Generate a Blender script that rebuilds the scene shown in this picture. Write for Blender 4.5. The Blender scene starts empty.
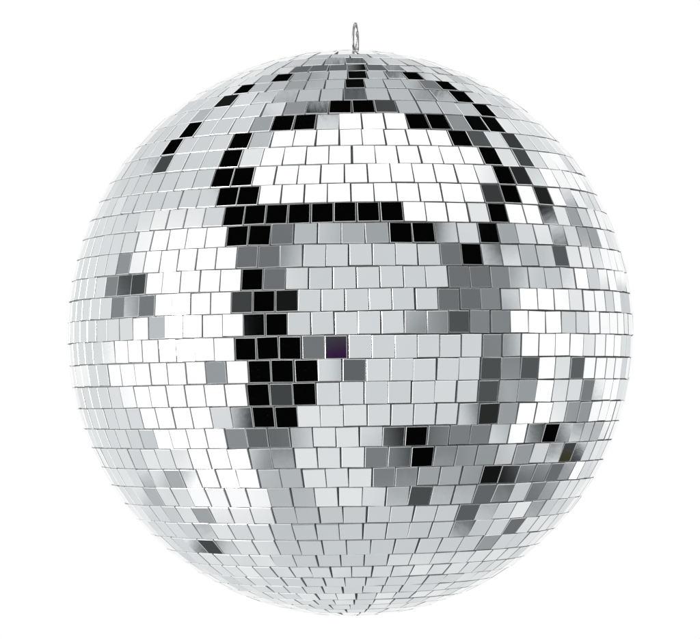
import bpy, bmesh, math, random
from mathutils import Vector, Matrix
random.seed(11)
PI = math.pi
S = bpy.context.scene
C = S.collection

ROWS = [  # latitude of upper edge, of lower edge (degrees), tiles round, phase (degrees)
    (85.17, 81.32, 11, 7.16),
    (81.32, 77.47, 17, 10.28),
    (77.47, 73.62, 23, 8.89),
    (73.62, 69.77, 29, 2.58),
    (69.77, 64.97, 35, -0.49),
    (64.97, 61.27, 44, 0.70),
    (61.27, 57.53, 49, 0.76),
    (57.53, 53.74, 53, -0.39),
    (53.74, 49.45, 50, -1.02),
    (49.45, 45.30, 56, 1.54),
    (45.30, 40.82, 61, -2.00),
    (40.82, 36.58, 65, -1.93),
    (36.58, 32.16, 69, 1.07),
    (32.16, 27.79, 72, -0.77),
    (27.79, 23.67, 75, 0.56),
    (23.67, 19.56, 78, 1.75),
    (19.56, 15.39, 78, -1.46),
    (15.39, 11.06, 82, 0.02),
    (11.06, 6.87, 82, 1.26),
    (6.87, 2.70, 83, -0.84),
    (2.70, -1.62, 84, 1.38),
    (-1.62, -6.01, 84, -0.43),
    (-6.01, -10.32, 81, -1.61),
    (-10.32, -14.64, 80, -2.08),
    (-14.64, -18.87, 80, -1.42),
    (-18.87, -22.90, 79, 1.51),
    (-22.90, -27.24, 75, -2.26),
    (-27.24, -31.37, 73, -0.72),
    (-31.37, -35.83, 68, -3.15),
    (-35.83, -39.92, 64, -2.36),
    (-39.92, -44.24, 61, -3.44),
    (-44.24, -48.59, 55, -1.77),
    (-48.59, -52.38, 51, -3.78),
    (-52.38, -56.33, 54, -0.73),
    (-56.33, -59.90, 47, -3.26),
    (-59.90, -63.10, 45, 3.44),
    (-63.10, -66.59, 40, 10.01),
    (-66.59, -69.81, 35, 0.06),
    (-69.81, -73.31, 30, 9.41),
    (-73.31, -76.81, 24, 9.13),
    (-76.81, -80.31, 19, 5.36),
    (-80.31, -83.81, 13, 3.47),
    (-83.81, -87.31, 7, 3.19),
]
LEAN = {  # tile leans, mostly picked for the tone each one reflects (1/100 degree, sideways and upward)
    1: {0: (20, -1), 1: (5, 27), 14: (-11, 14), 15: (5, -77), 16: (-13, 48)},
    2: {0: (-14, -5), 1: (-21, -17), 2: (39, -9), 19: (-36, -109), 20: (-20, -69), 21: (-64, 28), 22: (25, -67)},
    3: {0: (30, 16), 1: (-27, 26), 2: (-57, -42), 3: (-50, -39), 4: (31, -47), 23: (-40, -33), 24: (7, -12), 25: (30, -25), 26: (-45, -18), 27: (1, -33), 28: (10, 63)},
    4: {0: (45, 168), 1: (184, -184), 2: (0, 0), 3: (73, 126), 4: (-6, 1), 5: (44, 30), 6: (-50, -1), 28: (3, 24), 29: (-9, -23), 30: (-17, -63), 31: (-2, -22), 32: (-58, -15), 33: (0, 0), 34: (116, -200)},
    5: {0: (-231, 0), 1: (0, 0), 2: (-87, 151), 3: (-130, 225), 4: (130, -225), 5: (151, 87), 6: (17, 25), 7: (-4, -12), 8: (10, -16), 35: (12, 37), 36: (28, -15), 37: (-46, -4), 38: (-6, 37), 39: (0, 0), 40: (60, 0), 41: (0, 0), 42: (0, 0), 43: (0, 0)},
    6: {0: (0, 0), 1: (0, 0), 2: (60, 224), 3: (0, 0), 4: (146, 0), 5: (0, 0), 6: (-29, 18), 7: (12, -23), 8: (8, -28), 9: (-51, -51), 39: (-32, 48), 40: (-49, 42), 41: (45, -8), 42: (-3, -23), 43: (0, 0), 44: (0, -231), 45: (0, 0), 46: (0, 0), 47: (-196, -52), 48: (0, 0)},
    7: {0: (0, 0), 1: (0, 0), 2: (0, 0), 3: (123, -123), 4: (0, 0), 5: (0, 0), 6: (-67, 251), 7: (19, -18), 8: (37, -19), 9: (-23, 52), 10: (26, 6), 42: (24, 29), 43: (-50, -5), 44: (-43, 2), 45: (-25, 46), 46: (16, 27), 47: (0, 0), 48: (0, 0), 49: (-224, -60), 50: (0, 231), 51: (-184, 184), 52: (0, 0)},
    8: {0: (30, -113), 1: (0, 0), 2: (0, 0), 3: (67, 251), 4: (0, 60), 5: (0, 0), 6: (-141, 38), 7: (0, -203), 8: (-64, -5), 9: (15, 12), 10: (13, -10), 39: (59, 50), 40: (-5, -36), 41: (70, -21), 42: (40, 65), 43: (0, 0), 44: (0, 0), 45: (-67, -251), 46: (-52, 196), 47: (130, -225), 48: (0, 0), 49: (0, 0)},
    9: {0: (0, 0), 1: (0, 0), 2: (0, 0), 3: (0, 0), 4: (0, 0), 5: (-251, 67), 6: (0, 0), 7: (0, 0), 8: (-63, 63), 9: (-1, -5), 10: (-22, -55), 11: (18, -50), 43: (-43, -12), 44: (-27, 7), 45: (33, 7), 46: (5, -1), 47: (28, -67), 48: (0, 0), 49: (0, 0), 50: (-16, 18), 51: (-225, -130), 52: (-130, -225), 53: (0, 0), 54: (130, 225), 55: (0, 0)},
    10: {0: (-67, -251), 1: (-67, -251), 2: (0, -260), 3: (0, 0), 4: (0, 0), 5: (0, 0), 6: (0, 0), 7: (0, 0), 8: (0, 0), 9: (0, 0), 10: (0, 0), 11: (-79, 30), 12: (33, -23), 13: (1, 12), 48: (32, 2), 49: (58, -10), 50: (-23, -18), 51: (-91, -30), 52: (33, 7), 53: (0, 0), 54: (0, 0), 55: (0, 0), 56: (-52, -30), 57: (0, 0), 58: (0, 0), 59: (-52, 30), 60: (101, 176)},
    11: {0: (0, 0), 1: (0, 0), 2: (0, 0), 3: (0, 0), 4: (0, 0), 5: (0, 0), 6: (0, 0), 7: (0, 0), 8: (0, 0), 9: (0, 0), 10: (0, 0), 11: (0, 0), 12: (18, 20), 13: (-12, 65), 14: (1, 8), 51: (-35, -60), 52: (-24, -13), 53: (-18, 25), 54: (-85, -42), 55: (0, 0), 56: (0, 0), 57: (0, 0), 58: (0, 0), 59: (0, 0), 60: (0, 0), 61: (0, 0), 62: (0, 0), 63: (0, 0), 64: (0, 0)},
    12: {0: (0, 0), 1: (0, 0), 2: (0, 0), 3: (0, 0), 4: (0, 0), 5: (0, 0), 6: (0, 0), 7: (0, 0), 8: (0, 0), 9: (0, 0), 10: (0, 0), 11: (-103, 103), 12: (0, 0), 13: (-10, 52), 14: (28, -24), 15: (31, -42), 53: (34, -15), 54: (25, 20), 55: (-11, 10), 56: (-39, -4), 57: (0, 0), 58: (-38, 141), 59: (0, 0), 60: (0, 0), 61: (0, 0), 62: (0, 0), 63: (0, 0), 64: (0, 0), 65: (0, 0), 66: (0, 0), 67: (0, 0), 68: (0, 0)},
    13: {0: (0, 0), 1: (0, 0), 2: (0, 0), 3: (0, 0), 4: (0, 0), 5: (0, 0), 6: (-16, -27), 7: (0, 0), 8: (0, 0), 9: (60, 224), 10: (0, 0), 11: (-113, 30), 12: (83, -83), 13: (0, 0), 14: (26, -10), 15: (-41, 27), 16: (-73, -69), 56: (24, 21), 57: (33, -9), 58: (-46, -19), 59: (18, -29), 60: (-26, -51), 61: (-42, 28), 62: (0, 0), 63: (0, 0), 64: (0, 0), 65: (0, 0), 66: (0, 0), 67: (0, 0), 68: (0, 0), 69: (0, 0), 70: (0, 0), 71: (0, 0)},
    14: {0: (0, 0), 1: (0, 0), 2: (0, 0), 3: (0, 0), 4: (0, 0), 5: (0, 0), 6: (0, 0), 7: (0, 0), 8: (0, 0), 9: (0, 0), 10: (0, 0), 11: (-60, -224), 12: (67, 251), 13: (0, 0), 14: (0, 0), 15: (0, 34), 16: (-55, 45), 58: (-14, 51), 59: (13, 42), 60: (19, 37), 61: (1, -30), 62: (22, 24), 63: (103, 103), 64: (0, 0), 65: (0, 0), 66: (0, 0), 67: (0, 0), 68: (22, 22), 69: (0, 0), 70: (0, 0), 71: (0, 0), 72: (0, 0), 73: (0, 0), 74: (0, 0)},
    15: {0: (0, 0), 1: (0, 0), 2: (0, 0), 3: (0, 0), 4: (0, 0), 5: (0, 0), 6: (0, 0), 7: (174, 0), 8: (0, 0), 9: (0, 260), 10: (77, -44), 11: (0, 0), 12: (0, 0), 13: (130, -225), 14: (0, -203), 15: (0, 0), 16: (0, 0), 17: (41, 1), 60: (33, 27), 61: (42, 82), 62: (-8, 9), 63: (-2, -123), 64: (-49, 0), 65: (22, -20), 66: (130, 225), 67: (184, -184), 68: (23, -85), 69: (0, -31), 70: (42, -42), 71: (16, 27), 72: (0, 0), 73: (0, 0), 74: (0, 0), 75: (0, 0), 76: (0, 0), 77: (0, 0)},
    16: {0: (0, 0), 1: (0, 0), 2: (0, 0), 3: (0, 0), 4: (-231, 0), 5: (-30, -52), 6: (31, 0), 7: (0, 0), 8: (0, 0), 9: (-38, 141), 10: (67, -251), 11: (0, 0), 12: (184, -184), 13: (0, 0), 14: (0, 0), 15: (0, 0), 16: (-174, 0), 17: (11, 9), 60: (-12, -16), 61: (1, -33), 62: (-44, 46), 63: (-8, -1), 64: (0, 0), 65: (0, 0), 66: (0, 0), 67: (0, 0), 68: (-27, 16), 69: (0, 0), 70: (0, 0), 71: (0, 0), 72: (0, 0), 73: (0, 0), 74: (0, 0), 75: (-52, -196), 76: (0, 0), 77: (260, 0)},
    17: {0: (0, 0), 1: (0, 0), 2: (0, 0), 3: (0, 0), 4: (0, 0), 5: (0, 0), 6: (0, 231), 7: (67, 251), 8: (0, 0), 9: (-225, 130), 10: (0, 0), 11: (0, 0), 12: (225, -130), 13: (-200, 116), 14: (0, 0), 15: (-28, -15), 16: (-19, 26), 17: (-25, 15), 18: (54, 13), 63: (-56, 5), 64: (37, -10), 65: (39, 22), 66: (15, -9), 67: (0, 0), 68: (0, 0), 69: (0, 0), 70: (0, 0), 71: (-42, 42), 72: (0, 0), 73: (0, 0), 74: (0, 0), 75: (0, 0), 76: (0, 0), 77: (0, 0), 78: (0, 0), 79: (176, -101), 80: (0, 0), 81: (0, 0)},
    18: {0: (0, 0), 1: (0, 0), 2: (0, 0), 3: (0, 0), 4: (0, 0), 5: (0, 0), 6: (0, 0), 7: (-251, -67), 8: (251, -67), 9: (0, 0), 10: (231, 0), 11: (0, 0), 12: (-141, 38), 13: (67, -251), 14: (0, 0), 15: (0, -260), 16: (0, -260), 17: (-26, -20), 18: (9, 3), 63: (5, 63), 64: (46, -24), 65: (-22, 61), 66: (0, 0), 67: (0, 0), 68: (0, 0), 69: (0, 0), 70: (251, 67), 71: (0, 0), 72: (0, 0), 73: (0, 0), 74: (0, 0), 75: (0, 0), 76: (0, 0), 77: (0, 0), 78: (0, 0), 79: (-85, -23), 80: (0, 0), 81: (0, 0)},
    19: {0: (0, 0), 1: (0, 0), 2: (0, 0), 3: (0, 0), 4: (0, 0), 5: (0, 0), 6: (0, 0), 7: (44, 77), 8: (0, 0), 9: (0, 0), 10: (-58, -15), 11: (0, 0), 12: (224, -60), 13: (0, 0), 14: (0, 0), 15: (0, 0), 16: (0, 0), 17: (-203, 0), 18: (4, 20), 19: (-45, -19), 64: (1, -8), 65: (-24, 29), 66: (0, 0), 67: (0, 0), 68: (0, 0), 69: (0, 0), 70: (0, 0), 71: (0, 0), 72: (260, 0), 73: (0, 0), 74: (0, 0), 75: (0, 0), 76: (0, 0), 77: (0, 0), 78: (0, 0), 79: (0, 0), 80: (0, 0), 81: (44, -77), 82: (0, 0)},
    20: {0: (0, 0), 1: (0, 0), 2: (200, 116), 3: (-251, -67), 4: (0, 0), 5: (0, 0), 6: (0, 0), 7: (88, 0), 8: (0, 0), 9: (0, 0), 10: (0, 0), 11: (0, 0), 12: (31, 0), 13: (0, 0), 14: (0, 0), 15: (0, 0), 16: (231, 0), 17: (0, 0), 18: (2, 31), 64: (-4, -29), 65: (-9, -32), 66: (-196, -52), 67: (0, 0), 68: (0, 0), 69: (0, 0), 70: (0, 0), 71: (0, 0), 72: (0, 0), 73: (0, 0), 74: (0, 0), 75: (0, 0), 76: (0, 0), 77: (0, 0), 78: (0, 0), 79: (0, 0), 80: (0, 0), 81: (0, 0), 82: (0, 0), 83: (0, 0)},
    21: {0: (0, 0), 1: (0, 0), 2: (0, 0), 3: (0, 0), 4: (0, 0), 5: (0, 0), 6: (168, 45), 7: (73, -126), 8: (0, 0), 9: (0, 0), 10: (0, 0), 11: (0, 0), 12: (60, 0), 13: (0, 0), 14: (0, 0), 15: (0, 0), 16: (0, 0), 17: (-117, 0), 18: (-2, 65), 19: (-38, 29), 64: (10, -5), 65: (-31, 15), 66: (-22, 22), 67: (0, 0), 68: (0, 0), 69: (0, 0), 70: (0, 0), 71: (224, -60), 72: (0, 0), 73: (0, 0), 74: (0, 0), 75: (0, 0), 76: (0, 0), 77: (0, 0), 78: (0, 0), 79: (0, 0), 80: (0, 0), 81: (0, 0), 82: (0, 0), 83: (0, 0)},
    22: {0: (0, 0), 1: (0, 0), 2: (0, 0), 3: (0, 0), 4: (0, 0), 5: (0, 0), 6: (0, 0), 7: (0, 203), 8: (0, 0), 9: (0, 0), 10: (60, 0), 11: (0, 0), 12: (168, 45), 13: (0, 0), 14: (0, 0), 15: (0, 0), 16: (0, 0), 17: (30, -9), 18: (41, 1), 62: (53, 12), 63: (-37, -22), 64: (-54, -61), 65: (168, -45), 66: (0, 0), 67: (0, 0), 68: (0, 0), 69: (0, 0), 70: (196, -52), 71: (0, 0), 72: (0, 0), 73: (0, 0), 74: (0, 0), 75: (0, 0), 76: (0, 0), 77: (0, 0), 78: (0, 0), 79: (0, 0), 80: (251, -67)},
    23: {0: (0, 0), 1: (0, 0), 2: (0, 0), 3: (0, 0), 4: (0, 0), 5: (0, 0), 6: (0, 0), 7: (-176, -101), 8: (-231, 0), 9: (0, 0), 10: (113, 30), 11: (0, 0), 12: (0, 0), 13: (-196, -52), 14: (0, 0), 15: (0, 0), 16: (0, 0), 17: (-260, 0), 18: (-48, 0), 62: (0, 0), 63: (60, 0), 64: (0, 0), 65: (0, 0), 66: (0, 0), 67: (0, 0), 68: (0, 0), 69: (224, -60), 70: (0, 0), 71: (0, 0), 72: (0, 0), 73: (0, 0), 74: (0, 0), 75: (0, 0), 76: (0, 0), 77: (0, 0), 78: (0, 0), 79: (0, 0)},
    24: {0: (0, 0), 1: (0, 0), 2: (0, 0), 3: (0, 0), 4: (0, 0), 5: (184, 184), 6: (0, 0), 7: (0, 0), 8: (0, 0), 9: (0, 0), 10: (101, 58), 11: (251, 67), 12: (0, 0), 13: (27, 16), 14: (0, 0), 15: (0, 0), 16: (260, 0), 17: (-2, 31), 18: (-24, -51), 62: (19, 9), 63: (18, -1), 64: (0, 0), 65: (0, 0), 66: (0, 0), 67: (0, 0), 68: (0, 0), 69: (0, 0), 70: (0, 0), 71: (0, 0), 72: (0, 0), 73: (0, 0), 74: (0, 0), 75: (196, -52), 76: (0, 0), 77: (0, 0), 78: (0, 0), 79: (0, 0)},
    25: {0: (0, 0), 1: (260, 0), 2: (0, 0), 3: (-231, 0), 4: (0, 0), 5: (0, 0), 6: (15, 58), 7: (184, 184), 8: (224, 60), 9: (0, 0), 10: (-196, -52), 11: (67, 251), 12: (176, 101), 13: (0, 0), 14: (0, -174), 15: (251, -67), 16: (0, 0), 17: (-11, 20), 60: (-17, 1), 61: (-72, -7), 62: (31, 0), 63: (0, 0), 64: (0, 0), 65: (0, 0), 66: (0, 0), 67: (0, 0), 68: (0, 0), 69: (0, 0), 70: (0, 0), 71: (0, 0), 72: (0, 0), 73: (0, 0), 74: (0, 0), 75: (-251, 67), 76: (-44, 77), 77: (0, 0), 78: (0, 0)},
    26: {0: (0, 0), 1: (0, 0), 2: (251, -67), 3: (0, 0), 4: (0, -203), 5: (251, 67), 6: (0, 0), 7: (225, -130), 8: (0, 0), 9: (0, 0), 10: (-67, 251), 11: (0, 0), 12: (-196, 52), 13: (0, 0), 14: (0, 0), 15: (0, 0), 16: (16, -1), 17: (-13, 16), 58: (-14, 2), 59: (-23, -52), 60: (-251, -67), 61: (0, 0), 62: (0, 0), 63: (0, 0), 64: (0, 0), 65: (0, 0), 66: (0, 0), 67: (-103, 103), 68: (0, 0), 69: (0, 0), 70: (0, 0), 71: (5, 23), 72: (-130, -225), 73: (0, 0), 74: (0, 0)},
    27: {0: (0, 0), 1: (0, 231), 2: (-67, 251), 3: (0, 0), 4: (0, 0), 5: (-22, -22), 6: (0, 0), 7: (-224, -60), 8: (-30, 52), 9: (23, -85), 10: (0, 0), 11: (-101, -176), 12: (0, 0), 13: (0, 0), 14: (0, 0), 15: (-15, -13), 16: (-21, 12), 56: (36, 66), 57: (42, 36), 58: (40, 47), 59: (0, 0), 60: (0, 0), 61: (0, 0), 62: (67, -251), 63: (203, 0), 64: (0, 0), 65: (-251, -67), 66: (0, 0), 67: (0, 0), 68: (0, 0), 69: (-83, 83), 70: (0, 0), 71: (0, 0), 72: (0, 0)},
    28: {0: (0, 31), 1: (-196, 52), 2: (52, 30), 3: (0, 0), 4: (0, 0), 5: (-30, 8), 6: (0, 0), 7: (0, -260), 8: (0, 0), 9: (123, 123), 10: (-126, -73), 11: (0, 0), 12: (0, 0), 13: (0, 0), 14: (-13, -47), 15: (-16, -13), 53: (43, 70), 54: (-25, -12), 55: (0, 0), 56: (0, 0), 57: (58, -101), 58: (0, 0), 59: (0, 0), 60: (-27, 16), 61: (0, 0), 62: (0, 0), 63: (0, 0), 64: (0, 0), 65: (23, -85), 66: (-117, 0), 67: (0, 31)},
    29: {0: (0, 0), 1: (0, 0), 2: (0, 0), 3: (0, 0), 4: (0, 0), 5: (0, 0), 6: (0, 146), 7: (-77, -44), 8: (0, 0), 9: (-52, 196), 10: (0, 0), 11: (0, 0), 12: (-22, -5), 13: (-20, -29), 14: (59, 3), 50: (-11, -8), 51: (-6, 50), 52: (18, 40), 53: (0, 0), 54: (0, 0), 55: (0, 0), 56: (0, 0), 57: (0, 0), 58: (0, 88), 59: (0, 88), 60: (-73, 126), 61: (0, 0), 62: (60, 0), 63: (0, 0)},
    30: {0: (0, 0), 1: (0, 0), 2: (0, 0), 3: (0, 0), 4: (0, 0), 5: (0, 231), 6: (0, 0), 7: (87, 151), 8: (0, 0), 9: (0, 0), 10: (0, 0), 11: (0, 18), 12: (-59, 45), 13: (-44, 31), 14: (2, 40), 47: (3, -31), 48: (39, 8), 49: (6, 5), 50: (37, 30), 51: (0, 0), 52: (0, 0), 53: (0, 0), 54: (-67, 251), 55: (0, 0), 56: (0, 0), 57: (-30, -8), 58: (-151, 87), 59: (73, -126), 60: (0, 0)},
    31: {0: (0, 0), 1: (0, 0), 2: (0, 0), 3: (0, 0), 4: (0, 0), 5: (0, 0), 6: (0, 0), 7: (58, 15), 8: (0, 0), 9: (9, -55), 10: (52, 13), 11: (-20, 8), 12: (-10, -25), 43: (20, -14), 44: (-47, -20), 45: (-2, -36), 46: (0, 0), 47: (87, -151), 48: (0, 0), 49: (-151, 87), 50: (0, 0), 51: (30, 8), 52: (0, 0), 53: (0, 0), 54: (0, 0)},
    32: {0: (0, 60), 1: (0, 60), 2: (44, -77), 3: (-59, -101), 4: (44, -77), 5: (-44, -77), 6: (15, -58), 7: (44, 19), 8: (9, -17), 9: (18, -49), 10: (-45, 27), 11: (-52, 53), 40: (-7, 11), 41: (5, 17), 42: (-7, -10), 43: (-2, 39), 44: (0, 0), 45: (0, 0), 46: (0, 0), 47: (0, 0), 48: (130, 225), 49: (45, 168), 50: (0, 88)},
    33: {0: (-52, -196), 1: (0, 0), 2: (52, -196), 3: (0, 0), 4: (0, -174), 5: (8, 11), 6: (6, 7), 7: (57, -84), 8: (-3, 14), 9: (42, -36), 10: (15, 33), 11: (-13, -64), 42: (-10, -39), 43: (25, -27), 44: (65, 8), 45: (-25, -15), 46: (-36, 16), 47: (55, -5), 48: (35, -30), 49: (52, -196), 50: (-60, -224), 51: (116, -200), 52: (-52, -196), 53: (116, -200)},
    34: {0: (0, 0), 1: (260, 0), 2: (0, 0), 3: (224, 60), 4: (0, 0), 5: (-176, -101), 6: (-67, 10), 7: (-45, -26), 8: (30, -28), 9: (15, -11), 10: (70, -1), 37: (-39, -36), 38: (-29, 7), 39: (2, 36), 40: (8, 7), 41: (14, -2), 42: (13, 30), 43: (0, 0), 44: (-224, 60), 45: (0, 0), 46: (-260, 0)},
    35: {0: (-184, 184), 1: (0, 174), 2: (-184, 184), 3: (0, 174), 4: (96, -31), 5: (-7, -36), 6: (5, -44), 7: (2, 40), 8: (9, -7), 9: (56, -29), 35: (36, -9), 36: (9, 3), 37: (6, 0), 38: (-26, -18), 39: (17, -2), 40: (0, 174), 41: (-184, 184), 42: (0, 174), 43: (-184, 184), 44: (0, 174)},
    36: {0: (0, -56), 1: (-32, -41), 2: (23, -41), 3: (11, -16), 4: (-42, -54), 5: (17, 15), 6: (28, 65), 7: (10, 11), 30: (-3, 5), 31: (-11, -31), 32: (70, -64), 33: (10, 16), 34: (6, -33), 35: (-6, -16), 36: (-37, -1), 37: (-14, -19), 38: (24, -37), 39: (16, -21)},
    37: {0: (15, 3), 1: (8, -34), 2: (-27, -30), 3: (6, 26), 4: (38, -18), 5: (3, -57), 6: (-78, -30), 7: (-24, -55), 27: (-62, 18), 28: (-28, -59), 29: (81, 6), 30: (-12, 23), 31: (-27, 55), 32: (-54, -46), 33: (-5, -27), 34: (48, -57)},
    38: {0: (-26, 7), 1: (19, 34), 2: (11, 76), 3: (-18, 5), 4: (29, -12), 23: (-11, -17), 24: (-24, -41), 25: (-21, -55), 26: (12, -57), 27: (71, 58), 28: (37, -9), 29: (-22, 41)},
    39: {0: (5, 18), 1: (-27, 36), 2: (-29, 2), 3: (-62, -24), 19: (16, -17), 20: (-17, 26), 21: (-4, 42), 22: (-86, 18), 23: (16, -56)},
    40: {0: (-47, 29), 1: (-39, -24), 2: (19, -13), 15: (15, -32), 16: (9, 36), 17: (9, -78), 18: (21, 0)},
    41: {0: (-33, 47), 1: (-63, 63), 11: (-24, 53), 12: (-3, -48)},
}
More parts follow.
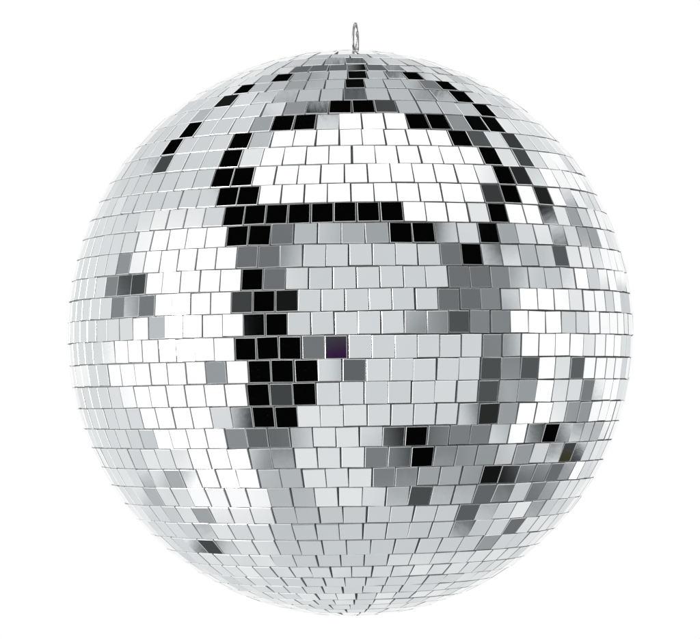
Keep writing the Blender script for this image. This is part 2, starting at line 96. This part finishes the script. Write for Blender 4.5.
REFLECTION_PATCHES = [  # soft boxes and dark frames, with patches added to tone single tiles' reflections: centre and half size on the mirror-ball map, light, edge softness
    (-0.5718, 0.6115, 0.2052, 0.2321, 0.7643, 0.30),
    (-0.8677, -0.0429, 0.1137, 0.4370, 0.8470, 0.50),
    (-0.5288, -0.0069, 0.2109, 0.3855, 1.5000, 0.12),
    (-0.4442, -0.4608, 0.1451, 0.1106, 1.5000, 0.20),
    (-0.4319, -0.5748, 0.1318, 0.0385, 1.1109, 0.30),
    (-0.2813, 0.3373, 0.0170, 0.0392, 0.9737, 0.30),
    (0.6536, 0.4646, 0.0784, 0.0980, 1.1983, 0.30),
    (0.6573, -0.0927, 0.0719, 0.2463, 1.5000, 0.15),
    (0.9028, 0.0019, 0.0694, 0.3774, 1.1396, 0.30),
    (0.1070, 0.8702, 0.3150, 0.1231, 0.5811, 0.20),
    (0.0242, 0.6568, 0.3598, 0.0403, 1.5000, 0.08),
    (0.0792, 0.5339, 0.3789, 0.0967, 1.5000, 0.08),
    (0.2957, 0.4177, 0.1126, 0.0480, 1.5000, 0.10),
    (0.1106, 0.2402, 0.3101, 0.1288, 0.7529, 0.05),
    (0.1208, -0.1427, 0.3201, 0.2878, 0.7758, 0.08),
    (-0.2374, -0.3884, 0.0680, 0.0769, 0.2369, 0.20),
    (0.1218, -0.6497, 0.4124, 0.1369, 0.6912, 0.15),
    (-0.0475, -0.4039, 0.1220, 0.1640, 0.8839, 0.15),
    (-0.2348, -0.5257, 0.0648, 0.0605, 0.5335, 0.30),
    (-0.1912, -0.6386, 0.0616, 0.0701, 0.5987, 0.40),
    (0.3072, -0.4076, 0.2462, 0.0788, 0.2369, 0.10),
    (0.2660, -0.5034, 0.1777, 0.0517, 0.4334, 0.20),
    (0.5412, -0.5298, 0.1316, 0.0613, 0.1458, 0.30),
    (0.3815, 0.2204, 0.0734, 0.0816, 0.1962, 0.10),
    (0.4242, 0.1085, 0.1266, 0.0373, 0.1867, 0.10),
    (0.4003, 0.0339, 0.1503, 0.0440, 0.2589, 0.10),
    (0.5042, -0.0068, 0.0568, 0.1528, 0.2704, 0.10),
    (0.4719, -0.1701, 0.0378, 0.1599, 0.0921, 0.20),
    (0.5446, -0.2284, 0.0346, 0.1366, 0.3912, 0.20),
    (-0.2847, 0.2641, 0.1156, 0.0442, 0.1962, 0.10),
    (-0.2536, 0.1894, 0.0373, 0.0440, 0.1867, 0.10),
    (-0.4026, 0.5050, 0.0758, 0.0728, 0.0014, 0.08),
    (-0.3533, 0.3771, 0.0752, 0.0821, 0.0014, 0.06),
    (-0.3335, 0.1896, 0.0391, 0.0509, 0.0014, 0.06),
    (-0.2535, 0.0744, 0.0780, 0.0845, 0.0014, 0.05),
    (-0.2825, -0.0507, 0.1171, 0.0473, 0.0014, 0.05),
    (-0.2300, -0.1589, 0.1152, 0.0880, 0.0014, 0.06),
    (-0.2574, -0.2776, 0.0781, 0.0510, 0.0014, 0.10),
    (-0.4037, 0.5953, 0.0346, 0.0386, 0.0014, 0.10),
    (-0.3736, 0.6564, 0.0312, 0.0301, 0.0014, 0.10),
    (-0.1212, 0.4066, 0.3042, 0.0376, 0.0014, 0.05),
    (0.2084, 0.3404, 0.0798, 0.0426, 0.0014, 0.08),
    (-0.0309, 0.7737, 0.1201, 0.0269, 0.0014, 0.10),
    (-0.2126, 0.7267, 0.0585, 0.0321, 0.0014, 0.10),
    (0.2643, 0.7274, 0.0759, 0.0321, 0.0014, 0.10),
    (0.3790, 0.6689, 0.0364, 0.0355, 0.0014, 0.10),
    (0.4853, 0.5934, 0.0367, 0.0352, 0.0014, 0.10),
    (0.5558, 0.5282, 0.0632, 0.0385, 0.0014, 0.10),
    (0.5491, 0.4618, 0.0367, 0.0347, 0.0014, 0.10),
    (0.5060, 0.3647, 0.0363, 0.0687, 0.0014, 0.10),
    (0.4158, 0.2681, 0.0360, 0.0477, 0.0014, 0.10),
    (-0.0053, 0.9216, 0.1932, 0.0136, 0.1612, 0.10),
    (0.0190, 0.8837, 0.0328, 0.0758, 0.0040, 0.20),
    (0.2205, 0.8957, 0.0332, 0.0155, 0.0014, 0.10),
    (0.3329, 0.8497, 0.0317, 0.0228, 0.0014, 0.10),
    (0.3808, 0.8082, 0.0352, 0.0242, 0.0014, 0.10),
    (0.4494, 0.7553, 0.0353, 0.0239, 0.0014, 0.10),
    (0.4692, 0.7050, 0.0669, 0.0271, 0.0032, 0.10),
    (-0.3610, 0.8470, 0.0353, 0.0229, 0.0014, 0.10),
    (-0.2256, 0.8901, 0.0314, 0.0212, 0.0014, 0.10),
    (-0.4212, 0.8042, 0.0337, 0.0225, 0.0014, 0.10),
    (-0.5518, 0.6954, 0.0340, 0.0292, 0.0014, 0.10),
    (-0.6157, 0.6346, 0.0361, 0.0271, 0.0014, 0.10),
    (-0.6493, 0.5750, 0.0360, 0.0304, 0.0746, 0.10),
    (-0.0422, -0.0506, 0.0388, 0.0405, 0.0641, 0.10),
    (0.7488, -0.4175, 0.0291, 0.0351, 0.0641, 0.10),
    (0.6873, -0.3427, 0.0262, 0.0338, 0.0014, 0.30),
    (0.6633, 0.4729, 0.0273, 0.0320, 0.0189, 0.30),
    (0.5958, 0.6038, 0.0295, 0.0293, 0.0746, 0.30),
    (-0.4824, -0.7392, 0.0322, 0.0251, 0.0746, 0.30),
    (-0.7246, 0.1666, 0.0247, 0.0353, 0.0746, 0.30),
    (0.7225, 0.2639, 0.0249, 0.0346, 0.1177, 0.30),
    (0.7803, -0.1195, 0.0224, 0.0356, 0.1384, 0.30),
    (0.2250, -0.3492, 0.0345, 0.0331, 0.0014, 0.30),
    (0.5655, -0.6673, 0.0304, 0.0276, 0.1775, 0.30),
    (-0.4536, -0.1349, 0.0315, 0.0351, 0.3620, 0.30),
    (0.0135, -0.1260, 0.0352, 0.0350, 0.1458, 0.30),
    (0.6116, -0.1196, 0.0281, 0.0353, 0.1049, 0.30),
    (-0.3850, -0.3589, 0.0328, 0.0331, 0.3206, 0.30),
    (0.2397, -0.5549, 0.0345, 0.0296, 0.0802, 0.30),
    (-0.8216, 0.1613, 0.0206, 0.0356, 0.2821, 0.30),
    (0.5830, -0.5480, 0.0295, 0.0304, 0.6912, 0.30),
    (0.8097, -0.2710, 0.0214, 0.0348, 0.3479, 0.30),
    (0.4797, -0.4841, 0.0314, 0.0313, 0.0088, 0.30),
    (0.4017, -0.6143, 0.0329, 0.0284, 0.1244, 0.30),
    (0.8473, 0.3312, 0.0199, 0.0346, 0.4218, 0.30),
    (-0.5021, -0.6275, 0.0314, 0.0283, 0.4218, 0.30),
    (-0.6601, 0.0176, 0.0267, 0.0356, 0.5987, 0.30),
    (0.5109, 0.1914, 0.0305, 0.0348, 0.2821, 0.30),
    (-0.2334, -0.2085, 0.0343, 0.0345, 0.0692, 0.30),
    (-0.6028, -0.5006, 0.0289, 0.0313, 0.4819, 0.30),
    (-0.3658, 0.1042, 0.0329, 0.0352, 0.0641, 0.30),
    (0.5927, -0.4138, 0.0289, 0.0327, 0.3620, 0.30),
    (0.4744, -0.7246, 0.0322, 0.0255, 0.3620, 0.30),
    (0.4861, 0.4772, 0.0313, 0.0315, 0.0501, 0.30),
    (0.6109, 0.2659, 0.0283, 0.0344, 0.5638, 0.30),
    (0.9546, 0.1073, 0.0210, 0.0363, 0.7304, 0.30),
    (0.4414, 0.6678, 0.0325, 0.0270, 0.1049, 0.30),
    (0.7056, -0.4797, 0.0261, 0.0321, 0.1775, 0.30),
    (-0.3104, 0.8510, 0.0347, 0.0196, 0.5811, 0.30),
    (-0.1245, -0.0485, 0.0350, 0.0352, 0.2059, 0.30),
    (0.9570, -0.1220, 0.0213, 0.0363, 0.7991, 0.30),
    (0.4723, -0.2741, 0.0313, 0.0342, 0.0286, 0.30),
    (0.0100, 0.3387, 0.0353, 0.0332, 0.4945, 0.30),
    (-0.3045, 0.6610, 0.0341, 0.0269, 0.6348, 0.30),
    (-0.7856, -0.0661, 0.0221, 0.0358, 1.5000, 0.30),
    (0.2772, 0.8605, 0.0350, 0.0189, 0.2263, 0.30),
    (-0.5155, 0.7550, 0.0319, 0.0249, 0.5468, 0.30),
    (0.3709, 0.0379, 0.0328, 0.0353, 0.0984, 0.30),
    (0.6844, -0.6070, 0.0276, 0.0299, 0.6912, 0.30),
    (-0.6123, -0.6281, 0.0293, 0.0288, 0.6912, 0.30),
    (-0.6949, 0.0932, 0.0256, 0.0355, 0.2263, 0.30),
    (-0.7783, 0.2383, 0.0227, 0.0350, 0.3479, 0.30),
    (-0.7979, 0.0884, 0.0216, 0.0358, 0.2821, 0.30),
    (0.7743, 0.4028, 0.0234, 0.0334, 0.4218, 0.30),
    (0.8185, -0.1963, 0.0208, 0.0354, 0.2369, 0.30),
    (0.2454, -0.4195, 0.0344, 0.0322, 0.0014, 0.30),
    (-0.6774, -0.5668, 0.0274, 0.0305, 0.5468, 0.30),
    (0.8563, -0.3409, 0.0196, 0.0345, 0.5638, 0.30),
    (-0.4374, -0.2883, 0.0319, 0.0340, 0.8229, 0.30),
    (0.5583, 0.6639, 0.0305, 0.0277, 0.0501, 0.30),
    (0.8994, 0.1103, 0.0191, 0.0360, 0.8229, 0.30),
    (0.9561, -0.0449, 0.0208, 0.0364, 0.8229, 0.30),
    (0.6962, 0.1897, 0.0257, 0.0351, 0.6533, 0.30),
    (0.5875, 0.5404, 0.0294, 0.0305, 0.0286, 0.30),
    (-0.8098, -0.1451, 0.0211, 0.0356, 1.1396, 0.30),
    (-0.3022, 0.7173, 0.0343, 0.0251, 0.4218, 0.30),
    (0.3274, 0.8900, 0.0350, 0.0179, 0.7991, 0.30),
    (0.4641, -0.4159, 0.0316, 0.0324, 0.3620, 0.30),
    (0.7974, 0.1876, 0.0218, 0.0354, 1.5000, 0.30),
    (0.7782, -0.0413, 0.0225, 0.0358, 1.5000, 0.30),
    (0.7865, -0.4780, 0.0236, 0.0327, 1.5000, 0.30),
    (0.5389, 0.3403, 0.0300, 0.0335, 0.4573, 0.30),
    (0.3710, 0.7250, 0.0336, 0.0250, 0.3206, 0.30),
    (0.0906, 0.3398, 0.0352, 0.0332, 0.4334, 0.30),
    (-0.1511, 0.3358, 0.0349, 0.0333, 0.5638, 0.30),
    (-0.1714, 0.8893, 0.0358, 0.0168, 0.4218, 0.30),
    (-0.4262, 0.8056, 0.0334, 0.0224, 0.0137, 0.30),
    (0.1238, 0.7781, 0.0356, 0.0225, 0.0746, 0.30),
    (0.9473, -0.1975, 0.0216, 0.0361, 0.8470, 0.30),
    (-0.6931, -0.3644, 0.0261, 0.0336, 0.7304, 0.30),
    (0.5159, 0.7695, 0.0321, 0.0245, 0.7304, 0.30),
    (-0.5526, -0.6848, 0.0308, 0.0271, 0.7304, 0.30),
    (-0.2141, 0.1078, 0.0344, 0.0351, 0.0119, 0.30),
    (0.9062, 0.3267, 0.0208, 0.0352, 0.9218, 0.30),
    (-0.1875, 0.7726, 0.0353, 0.0228, 0.3479, 0.30),
    (-0.3130, -0.3577, 0.0336, 0.0331, 0.1612, 0.30),
    (0.1519, 0.9481, 0.0362, 0.0167, 0.7304, 0.30),
    (0.0191, -0.8602, 0.0360, 0.0183, 0.7529, 0.30),
    (0.1622, -0.8574, 0.0357, 0.0187, 0.7529, 0.30),
    (0.2938, -0.8541, 0.0349, 0.0194, 0.7529, 0.30),
    (-0.2574, -0.8628, 0.0352, 0.0187, 0.7529, 0.30),
    (-0.1244, -0.8620, 0.0358, 0.0183, 0.7529, 0.30),
    (0.6894, 0.5989, 0.0274, 0.0301, 1.1109, 0.30),
    (0.8009, 0.5284, 0.0243, 0.0327, 1.1109, 0.30),
    (-0.9206, -0.1500, 0.0197, 0.0360, 1.0273, 0.30),
]

BASE = 0.870
R = 0.15                                   # ball radius, metres
CENTRE = Vector((0, 0, 1.5))
ROLL = math.radians(0.9)                   # the axis hangs slightly out of plumb

# ------------------------------------------------------------------ helpers
def link(name, bm, mats, parent=None, smooth=False):
    me = bpy.data.meshes.new(name)
    bm.normal_update()
    bm.to_mesh(me); bm.free()
    for m in mats: me.materials.append(m)
    if smooth:
        for p in me.polygons: p.use_smooth = True
    o = bpy.data.objects.new(name, me)
    C.objects.link(o)
    if parent: o.parent = parent
    return o

def tube(bm, pts, rad, closed=False, seg=14):
    n = len(pts); rings = []
    for i, p in enumerate(pts):
        a = pts[(i-1) % n] if (closed or i > 0) else p
        b = pts[(i+1) % n] if (closed or i < n-1) else p
        t = (b-a).normalized()
        s = Vector((0, 1, 0)) if abs(t.y) < .9 else Vector((1, 0, 0))
        u = t.cross(s).normalized(); v = t.cross(u)
        rings.append([bm.verts.new(p + (u*math.cos(2*PI*k/seg) + v*math.sin(2*PI*k/seg))*rad) for k in range(seg)])
    m = n if closed else n-1
    for i in range(m):
        A, B = rings[i], rings[(i+1) % n]
        for k in range(seg):
            bm.faces.new((A[k], A[(k+1) % seg], B[(k+1) % seg], B[k]))
    if not closed:
        bm.faces.new(rings[0][::-1]); bm.faces.new(rings[-1])
    bmesh.ops.recalc_face_normals(bm, faces=bm.faces)

def lathe(bm, prof, seg=64):
    rings = [[bm.verts.new((r*math.cos(2*PI*k/seg), r*math.sin(2*PI*k/seg), z)) for k in range(seg)] for r, z in prof]
    for A, B in zip(rings, rings[1:]):
        for k in range(seg):
            bm.faces.new((A[k], A[(k+1) % seg], B[(k+1) % seg], B[k]))
    bm.faces.new(rings[0]); bm.faces.new(rings[-1])
    bmesh.ops.recalc_face_normals(bm, faces=bm.faces)

# ------------------------------------------------------------------ materials
def new_mat(name):
    m = bpy.data.materials.new(name); m.use_nodes = True
    nt = m.node_tree; b = nt.nodes['Principled BSDF']
    return m, nt, b

def mirror_material():
    m, nt, b = new_mat('silvered_glass')
    N, L = nt.nodes, nt.links
    b.inputs['Base Color'].default_value = (.835, .847, .853, 1)
    b.inputs['Metallic'].default_value = 1
    b.inputs['Roughness'].default_value = .02
    tc = N.new('ShaderNodeTexCoord')
    # float glass is never quite flat
    wave = N.new('ShaderNodeTexNoise'); wave.inputs['Scale'].default_value = 38; wave.inputs['Detail'].default_value = 0
    L.new(tc.outputs['Object'], wave.inputs['Vector'])
    bp = N.new('ShaderNodeBump'); bp.inputs['Strength'].default_value = 1; bp.inputs['Distance'].default_value = 2.7e-5
    L.new(wave.outputs['Fac'], bp.inputs['Height']); L.new(bp.outputs['Normal'], b.inputs['Normal'])
    # dust specks and rubbed silvering
    sp = N.new('ShaderNodeTexNoise'); sp.inputs['Scale'].default_value = 1500; sp.inputs['Detail'].default_value = 3
    pa = N.new('ShaderNodeTexNoise'); pa.inputs['Scale'].default_value = 60; pa.inputs['Detail'].default_value = 2
    for t in (sp, pa): L.new(tc.outputs['Object'], t.inputs['Vector'])
    r1 = N.new('ShaderNodeMapRange'); r1.inputs['From Min'].default_value = .66; r1.inputs['From Max'].default_value = .76
    r1.inputs['To Max'].default_value = .05
    L.new(sp.outputs['Fac'], r1.inputs['Value'])
    r2 = N.new('ShaderNodeMapRange'); r2.inputs['From Min'].default_value = .45; r2.inputs['From Max'].default_value = .7
    L.new(pa.outputs['Fac'], r2.inputs['Value'])
    mu = N.new('ShaderNodeMath'); mu.operation = 'MULTIPLY'
    L.new(r1.outputs[0], mu.inputs[0]); L.new(r2.outputs[0], mu.inputs[1])
    df = N.new('ShaderNodeBsdfDiffuse'); df.inputs['Color'].default_value = (.45, .46, .47, 1)
    mx = N.new('ShaderNodeMixShader')
    L.new(mu.outputs[0], mx.inputs[0]); L.new(b.outputs[0], mx.inputs[1]); L.new(df.outputs[0], mx.inputs[2])
    L.new(mx.outputs[0], N['Material Output'].inputs['Surface'])
    return m

def plain(name, col, rough, metal=0, noise=0, scale=200):
    m, nt, b = new_mat(name)
    N, L = nt.nodes, nt.links
    b.inputs['Roughness'].default_value = rough; b.inputs['Metallic'].default_value = metal
    tc = N.new('ShaderNodeTexCoord'); t = N.new('ShaderNodeTexNoise')
    t.inputs['Scale'].default_value = scale; t.inputs['Detail'].default_value = 3
    L.new(tc.outputs['Object'], t.inputs['Vector'])
    mx = N.new('ShaderNodeMix'); mx.data_type = 'RGBA'
    mx.inputs[6].default_value = (*[c*(1-noise) for c in col], 1)
    mx.inputs[7].default_value = (*[min(1, c*(1+noise)) for c in col], 1)
    L.new(t.outputs['Fac'], mx.inputs[0]); L.new(mx.outputs[2], b.inputs['Base Color'])
    return m

MIRROR = mirror_material()
EDGE = plain('ground_glass_edge', (.42, .43, .435), .35, 0, .25, 300)
POLISH = plain('polished_edge', (.90, .91, .92), .30, .92, .1, 300)
GROUT = plain('grey_glue_skin', (.17, .17, .17), .6, 0, .4, 160)
CHROME = plain('nickel_wire', (.42, .42, .42), .25, 1, .3, 400)
CAPM = plain('brushed_steel', (.55, .56, .57), .3, 1, .15, 300)

# ------------------------------------------------------------------ the ball
ball = bpy.data.objects.new('mirror_ball', None)
C.objects.link(ball)
ball.empty_display_size = .05
ball.location = CENTRE + Vector((math.sin(ROLL)*R, 0, -math.cos(ROLL)*R))
ball.rotation_euler = (0, -ROLL, 0)
ball['label'] = 'silver disco ball covered in small square mirror tiles with a wire ring on top'
ball['category'] = 'disco ball'
UP = Vector((0, 0, R))                     # ball centre in the empty's space

bm = bmesh.new()
bmesh.ops.create_uvsphere(bm, u_segments=128, v_segments=64, radius=R*.9885)
core = link('ball_core', bm, [GROUT], ball, True); core.location = UP

GAP = .0031*R
bm = bmesh.new()
def tile(lat, lam, w, h, lean, spin, lift, key=0):
    p = Vector((math.cos(lat)*math.sin(lam), -math.cos(lat)*math.cos(lam), math.sin(lat)))
    e1 = Vector((math.cos(lam), math.sin(lam), 0)); e2 = p.cross(e1)
    n = (p + e1*lean[0] + e2*lean[1]).normalized()
    a = (e1 - n*n.dot(e1)).normalized(); b = n.cross(a)
    a, b = a*math.cos(spin)+b*math.sin(spin), b*math.cos(spin)-a*math.sin(spin)
    c = p*R*(1+lift)
    ch = .0012*R                           # ground chamfer round the face
    dep = .0125*R
    def ring(hw, hh, z):
        return [bm.verts.new(c + a*(sx*(hw - sy*key/2)) + b*(sy*hh) + n*z) for sx, sy in ((-1,-1),(1,-1),(1,1),(-1,1))]
    f0 = ring(w/2-ch, h/2-ch, 0); f1 = ring(w/2, h/2, -ch*.8); f2 = ring(w/2, h/2, -dep)
    bm.faces.new(f0).material_index = 0
    for k in range(4):
        q = (k+1) % 4
        bm.faces.new((f1[k], f1[q], f0[q], f0[k])).material_index = 2
        bm.faces.new((f2[k], f2[q], f1[q], f1[k])).material_index = 1

for ri, (la, lb, n, ph) in enumerate(ROWS):
    la, lb, ph = map(math.radians, (la, lb, ph)); mid = (la+lb)/2
    far = max(abs(la), abs(lb))
    arc = 2*PI*math.cos(mid)/n*R; narrow = 2*PI*math.cos(far)/n*R
    h = (la-lb)*R - GAP*1.15
    key = .55*(arc-narrow)*(1 if la+lb > 0 else -1)     # cut a little narrower towards the pole
    w = min(arc - GAP*1.2, narrow + abs(key) - GAP*.30)
    w1, w2 = random.uniform(0, 6), random.uniform(0, 6)
    for j in range(n):
        t_ = 2*PI*j/n
        drift = (math.sin(t_*3+w1) + .7*math.sin(t_*7+w2))*.22*GAP/R
        lean = LEAN.get(ri, {}).get(j)
        lean = (math.radians(lean[0]/100), math.radians(lean[1]/100)) if lean else (random.gauss(0, .010), random.gauss(0, .010))
        slack = (arc - w)*.32/(R*math.cos(mid))
        tile(mid + drift + random.uniform(-.35, .35)*GAP/R, ph + 2*PI*(j+.5)/n + random.uniform(-1.3, 1.3)*slack,
             w*random.uniform(.975, 1.014), h*random.uniform(.98, 1.010), lean, random.gauss(0, .012), random.uniform(-.0006, .0006), key)
tiles = link('mirror_tiles', bm, [MIRROR, EDGE, POLISH], ball); tiles.location = UP

bm = bmesh.new()
lathe(bm, [(.0001, R*.985), (.050*R, R*.985), (.050*R, R*1.0005), (.045*R, R*1.003), (.0001, R*1.003)])
cap = link('end_cap', bm, [CAPM], ball); cap.location = UP

def loop(w, h, z0, rad, cx, yaw, lean=0, pinch=0):      # long wire ring seen almost edge-on
    pts = []
    for i in range(48):
        t = 2*PI*i/48
        x = math.sin(t)*w*(1-pinch*(.5+.5*math.cos(t))); z = -math.cos(t)*h*.5 + h*.5
        pts.append(Vector((cx + x*math.cos(yaw) + lean*z, x*math.sin(yaw), z0 + z)))
    b = bmesh.new(); tube(b, pts, rad, True); return b
U = R/281.6                                              # a handy small unit: about half a millimetre
ring = link('hanging_ring', loop(5.0*U, 26.5*U, R+2.0*U, 1.3*U, 9.2*U, math.radians(68), .045, -.2), [CHROME], ball, True); ring.location = UP
eye = link('eyelet', loop(5*U, 22*U, R-2.0*U, 1.25*U, 11.6*U, math.radians(98), .02), [CHROME], ball, True); eye.location = UP

# ------------------------------------------------------------------ camera
D, CZ = 10.0, -.226
cam_rel = Vector((0, -math.sqrt(D*D-CZ*CZ), CZ))
fw = -cam_rel/D; rt = Vector((1, 0, 0)); up = rt.cross(fw)
cd = bpy.data.cameras.new('camera'); co = bpy.data.objects.new('camera', cd); C.objects.link(co)
F = 283*math.sqrt(D*D-1)
cd.lens = F/700*36; cd.sensor_width = 36; cd.shift_y = 13.5/700
cd.clip_start = .01; cd.clip_end = 1000
M = Matrix((rt, up, -fw)).transposed().to_4x4(); M.translation = CENTRE + cam_rel*R
co.matrix_world = M
S.camera = co

# ------------------------------------------------------------------ the surroundings, painted into the world for the tiles to reflect
world = bpy.data.worlds.new('World'); S.world = world; world.use_nodes = True
nt = world.node_tree; N, L = nt.nodes, nt.links
bg = N['Background']
tc = N.new('ShaderNodeTexCoord')
def vm(op, a, b=None, c=None):
    n = N.new('ShaderNodeVectorMath'); n.operation = op
    for i, v in enumerate((a, b, c)):
        if v is None: continue
        if hasattr(v, 'default_value') or hasattr(v, 'is_linked'): L.new(v, n.inputs[i])
        else: n.inputs[i].default_value = v
    return n.outputs['Value'] if op in ('DOT_PRODUCT', 'LENGTH') else n.outputs['Vector']
def mrange(v, a, b, c, d, smooth=True):
    n = N.new('ShaderNodeMapRange'); n.interpolation_type = 'SMOOTHSTEP' if smooth else 'LINEAR'
    L.new(v, n.inputs['Value'])
    for k, x in zip(('From Min', 'From Max', 'To Min', 'To Max'), (a, b, c, d)): n.inputs[k].default_value = x
    return n.outputs[0]
def fmix(f, a, b):
    n = N.new('ShaderNodeMix'); n.data_type = 'FLOAT'
    L.new(f, n.inputs[0])
    for i, v in ((2, a), (3, b)):
        if hasattr(v, 'is_linked'): L.new(v, n.inputs[i])
        else: n.inputs[i].default_value = v
    return n.outputs[0]
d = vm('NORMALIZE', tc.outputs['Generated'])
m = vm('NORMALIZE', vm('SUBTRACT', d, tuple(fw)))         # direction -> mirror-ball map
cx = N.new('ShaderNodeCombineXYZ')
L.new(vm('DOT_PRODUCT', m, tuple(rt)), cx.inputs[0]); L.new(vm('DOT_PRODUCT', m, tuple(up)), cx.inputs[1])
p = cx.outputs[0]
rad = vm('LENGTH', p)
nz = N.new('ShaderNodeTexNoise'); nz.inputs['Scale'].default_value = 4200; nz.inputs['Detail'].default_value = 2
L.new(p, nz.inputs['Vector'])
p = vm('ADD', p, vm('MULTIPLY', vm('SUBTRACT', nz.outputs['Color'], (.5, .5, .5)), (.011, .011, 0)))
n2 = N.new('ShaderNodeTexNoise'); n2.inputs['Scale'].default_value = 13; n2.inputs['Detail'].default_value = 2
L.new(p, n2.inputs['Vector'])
base = mrange(n2.outputs['Fac'], .3, .7, BASE*.82, BASE*1.14)       # default light of the painted surroundings: bright, a little uneven
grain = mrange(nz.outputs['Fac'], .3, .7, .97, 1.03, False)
tone_drift = mrange(n2.outputs['Fac'], .3, .7, 1.045, .955)  # uneven tone put into the patches, so neighbouring tiles differ
gm = N.new('ShaderNodeMath'); gm.operation = 'MULTIPLY'; L.new(grain, gm.inputs[0]); L.new(tone_drift, gm.inputs[1]); grain = gm.outputs[0]
sx = N.new('ShaderNodeSeparateXYZ'); L.new(p, sx.inputs[0])
COLOURED = ((-.0425, -.0620, .016, .0150, (.036, .005, .056)), (.7500, -.4140, .0032, .0026, (.045, .045, .010)))   # violet and olive patches added for two tiles to reflect
def backdrop(col):
    g = N.new('ShaderNodeBackground'); L.new(col, g.inputs['Color']); return g.outputs[0]
def leaf(u0, u1, v0, v1):
    global N, L
    grp = bpy.data.node_groups.new('patch_cell', 'ShaderNodeTree')   # own small node group for each cell of the patch map
    grp.interface.new_socket('p', in_out='INPUT', socket_type='NodeSocketVector')
    grp.interface.new_socket('base', in_out='INPUT', socket_type='NodeSocketFloat')
    grp.interface.new_socket('grain', in_out='INPUT', socket_type='NodeSocketFloat')
    grp.interface.new_socket('light', in_out='OUTPUT', socket_type='NodeSocketColor')
    inst = N.new('ShaderNodeGroup'); inst.node_tree = grp
    L.new(P0, inst.inputs[0]); L.new(base, inst.inputs[1]); L.new(grain0, inst.inputs[2])
    N0, L0 = N, L; N, L = grp.nodes, grp.links
    gi, go = N.new('NodeGroupInput'), N.new('NodeGroupOutput')
    p, val, grain = gi.outputs[0], gi.outputs[1], gi.outputs[2]
    m_ = .012
    def hit(U_, V_, hw, hh, k=1.15): return U_-hw*k-m_ < u1 and U_+hw*k+m_ > u0 and V_-hh*k-m_ < v1 and V_+hh*k+m_ > v0
    for U_, V_, hw, hh, t, s in REFLECTION_PATCHES:
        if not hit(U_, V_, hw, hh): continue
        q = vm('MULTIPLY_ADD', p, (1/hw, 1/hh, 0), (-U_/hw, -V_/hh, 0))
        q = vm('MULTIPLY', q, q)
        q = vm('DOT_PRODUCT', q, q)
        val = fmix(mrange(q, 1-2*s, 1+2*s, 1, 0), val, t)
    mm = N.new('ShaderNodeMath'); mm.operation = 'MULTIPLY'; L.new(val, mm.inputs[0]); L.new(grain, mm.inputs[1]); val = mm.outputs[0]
    tint = N.new('ShaderNodeValToRGB'); L.new(val, tint.inputs[0])    # cool greys, neutral whites
    e = tint.color_ramp.elements
    e[0].position = 0; e[0].color = (.95, 1, 1, 1); e[1].position = 1; e[1].color = (1, 1, 1, 1)
    for pos, c in ((.12, (.94, 1.0, 1.03)), (.35, (.955, 1.0, 1.025)), (.75, (.97, 1.0, 1.015))):
        k = e.new(pos); k.color = (*c, 1)
    mulv = N.new('ShaderNodeVectorMath'); mulv.operation = 'SCALE'
    L.new(tint.outputs[0], mulv.inputs[0]); L.new(val, mulv.inputs['Scale'])
    col = mulv.outputs[0]
    for (U_, V_, hw, hh, rgb) in COLOURED:
        if not hit(U_, V_, hw, hh): continue
        q = vm('MULTIPLY_ADD', p, (1/hw, 1/hh, 0), (-U_/hw, -V_/hh, 0)); q = vm('DOT_PRODUCT', q, q)
        mx = N.new('ShaderNodeMix'); mx.data_type = 'RGBA'
        L.new(mrange(q, .6, 1.4, 1, 0), mx.inputs[0]); L.new(col, mx.inputs[6]); mx.inputs[7].default_value = (*rgb, 1)
        col = mx.outputs[2]
    L.new(col, go.inputs[0]); N, L = N0, L0
    return backdrop(inst.outputs[0])
def tree(u0, u1, v0, v1, depth):
    n = [1 for U_, V_, hw, hh, t, s in REFLECTION_PATCHES if U_-hw < u1 and U_+hw > u0 and V_-hh < v1 and V_+hh > v0]
    if depth == 0 or len(n) < 9: return leaf(u0, u1, v0, v1)
    g = N.new('ShaderNodeMath'); g.operation = 'GREATER_THAN'
    horiz = (u1-u0) >= (v1-v0)
    c = (u0+u1)/2 if horiz else (v0+v1)/2
    L.new(sx.outputs[0 if horiz else 1], g.inputs[0]); g.inputs[1].default_value = c
    lo = tree(u0, c, v0, v1, depth-1) if horiz else tree(u0, u1, v0, c, depth-1)
    hi = tree(c, u1, v0, v1, depth-1) if horiz else tree(u0, u1, c, v1, depth-1)
    x = N.new('ShaderNodeMixShader'); L.new(g.outputs[0], x.inputs[0]); L.new(lo, x.inputs[1]); L.new(hi, x.inputs[2])
    return x.outputs[0]
P0, grain0 = p, grain
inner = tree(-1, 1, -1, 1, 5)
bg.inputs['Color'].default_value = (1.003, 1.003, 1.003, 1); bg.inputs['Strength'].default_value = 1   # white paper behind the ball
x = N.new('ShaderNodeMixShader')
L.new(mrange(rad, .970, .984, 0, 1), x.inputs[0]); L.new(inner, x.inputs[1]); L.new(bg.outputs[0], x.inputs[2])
L.new(x.outputs[0], N['World Output'].inputs['Surface'])
world.cycles.sampling_method = 'MANUAL'; world.cycles.sample_map_resolution = 512

# ------------------------------------------------------------------ the large soft box on the left
nrm = (rt*-.55 - fw*.835).normalized()
aim = fw - nrm*2*fw.dot(nrm)
ld = bpy.data.lights.new('softbox', 'AREA'); ld.shape = 'RECTANGLE'; ld.size = .62; ld.size_y = .8; ld.energy = 55
lo = bpy.data.objects.new('softbox', ld); C.objects.link(lo)
lo.location = CENTRE + aim*2.2; lo.rotation_euler = (-aim).to_track_quat('-Z', 'Z').to_euler()

# ------------------------------------------------------------------ render
S.render.engine = 'CYCLES'
S.view_settings.view_transform = 'Standard'; S.view_settings.look = 'None'
S.view_settings.exposure = 0; S.view_settings.gamma = 1
S.cycles.max_bounces = 8
S.render.resolution_x = 1024; S.render.resolution_y = 935
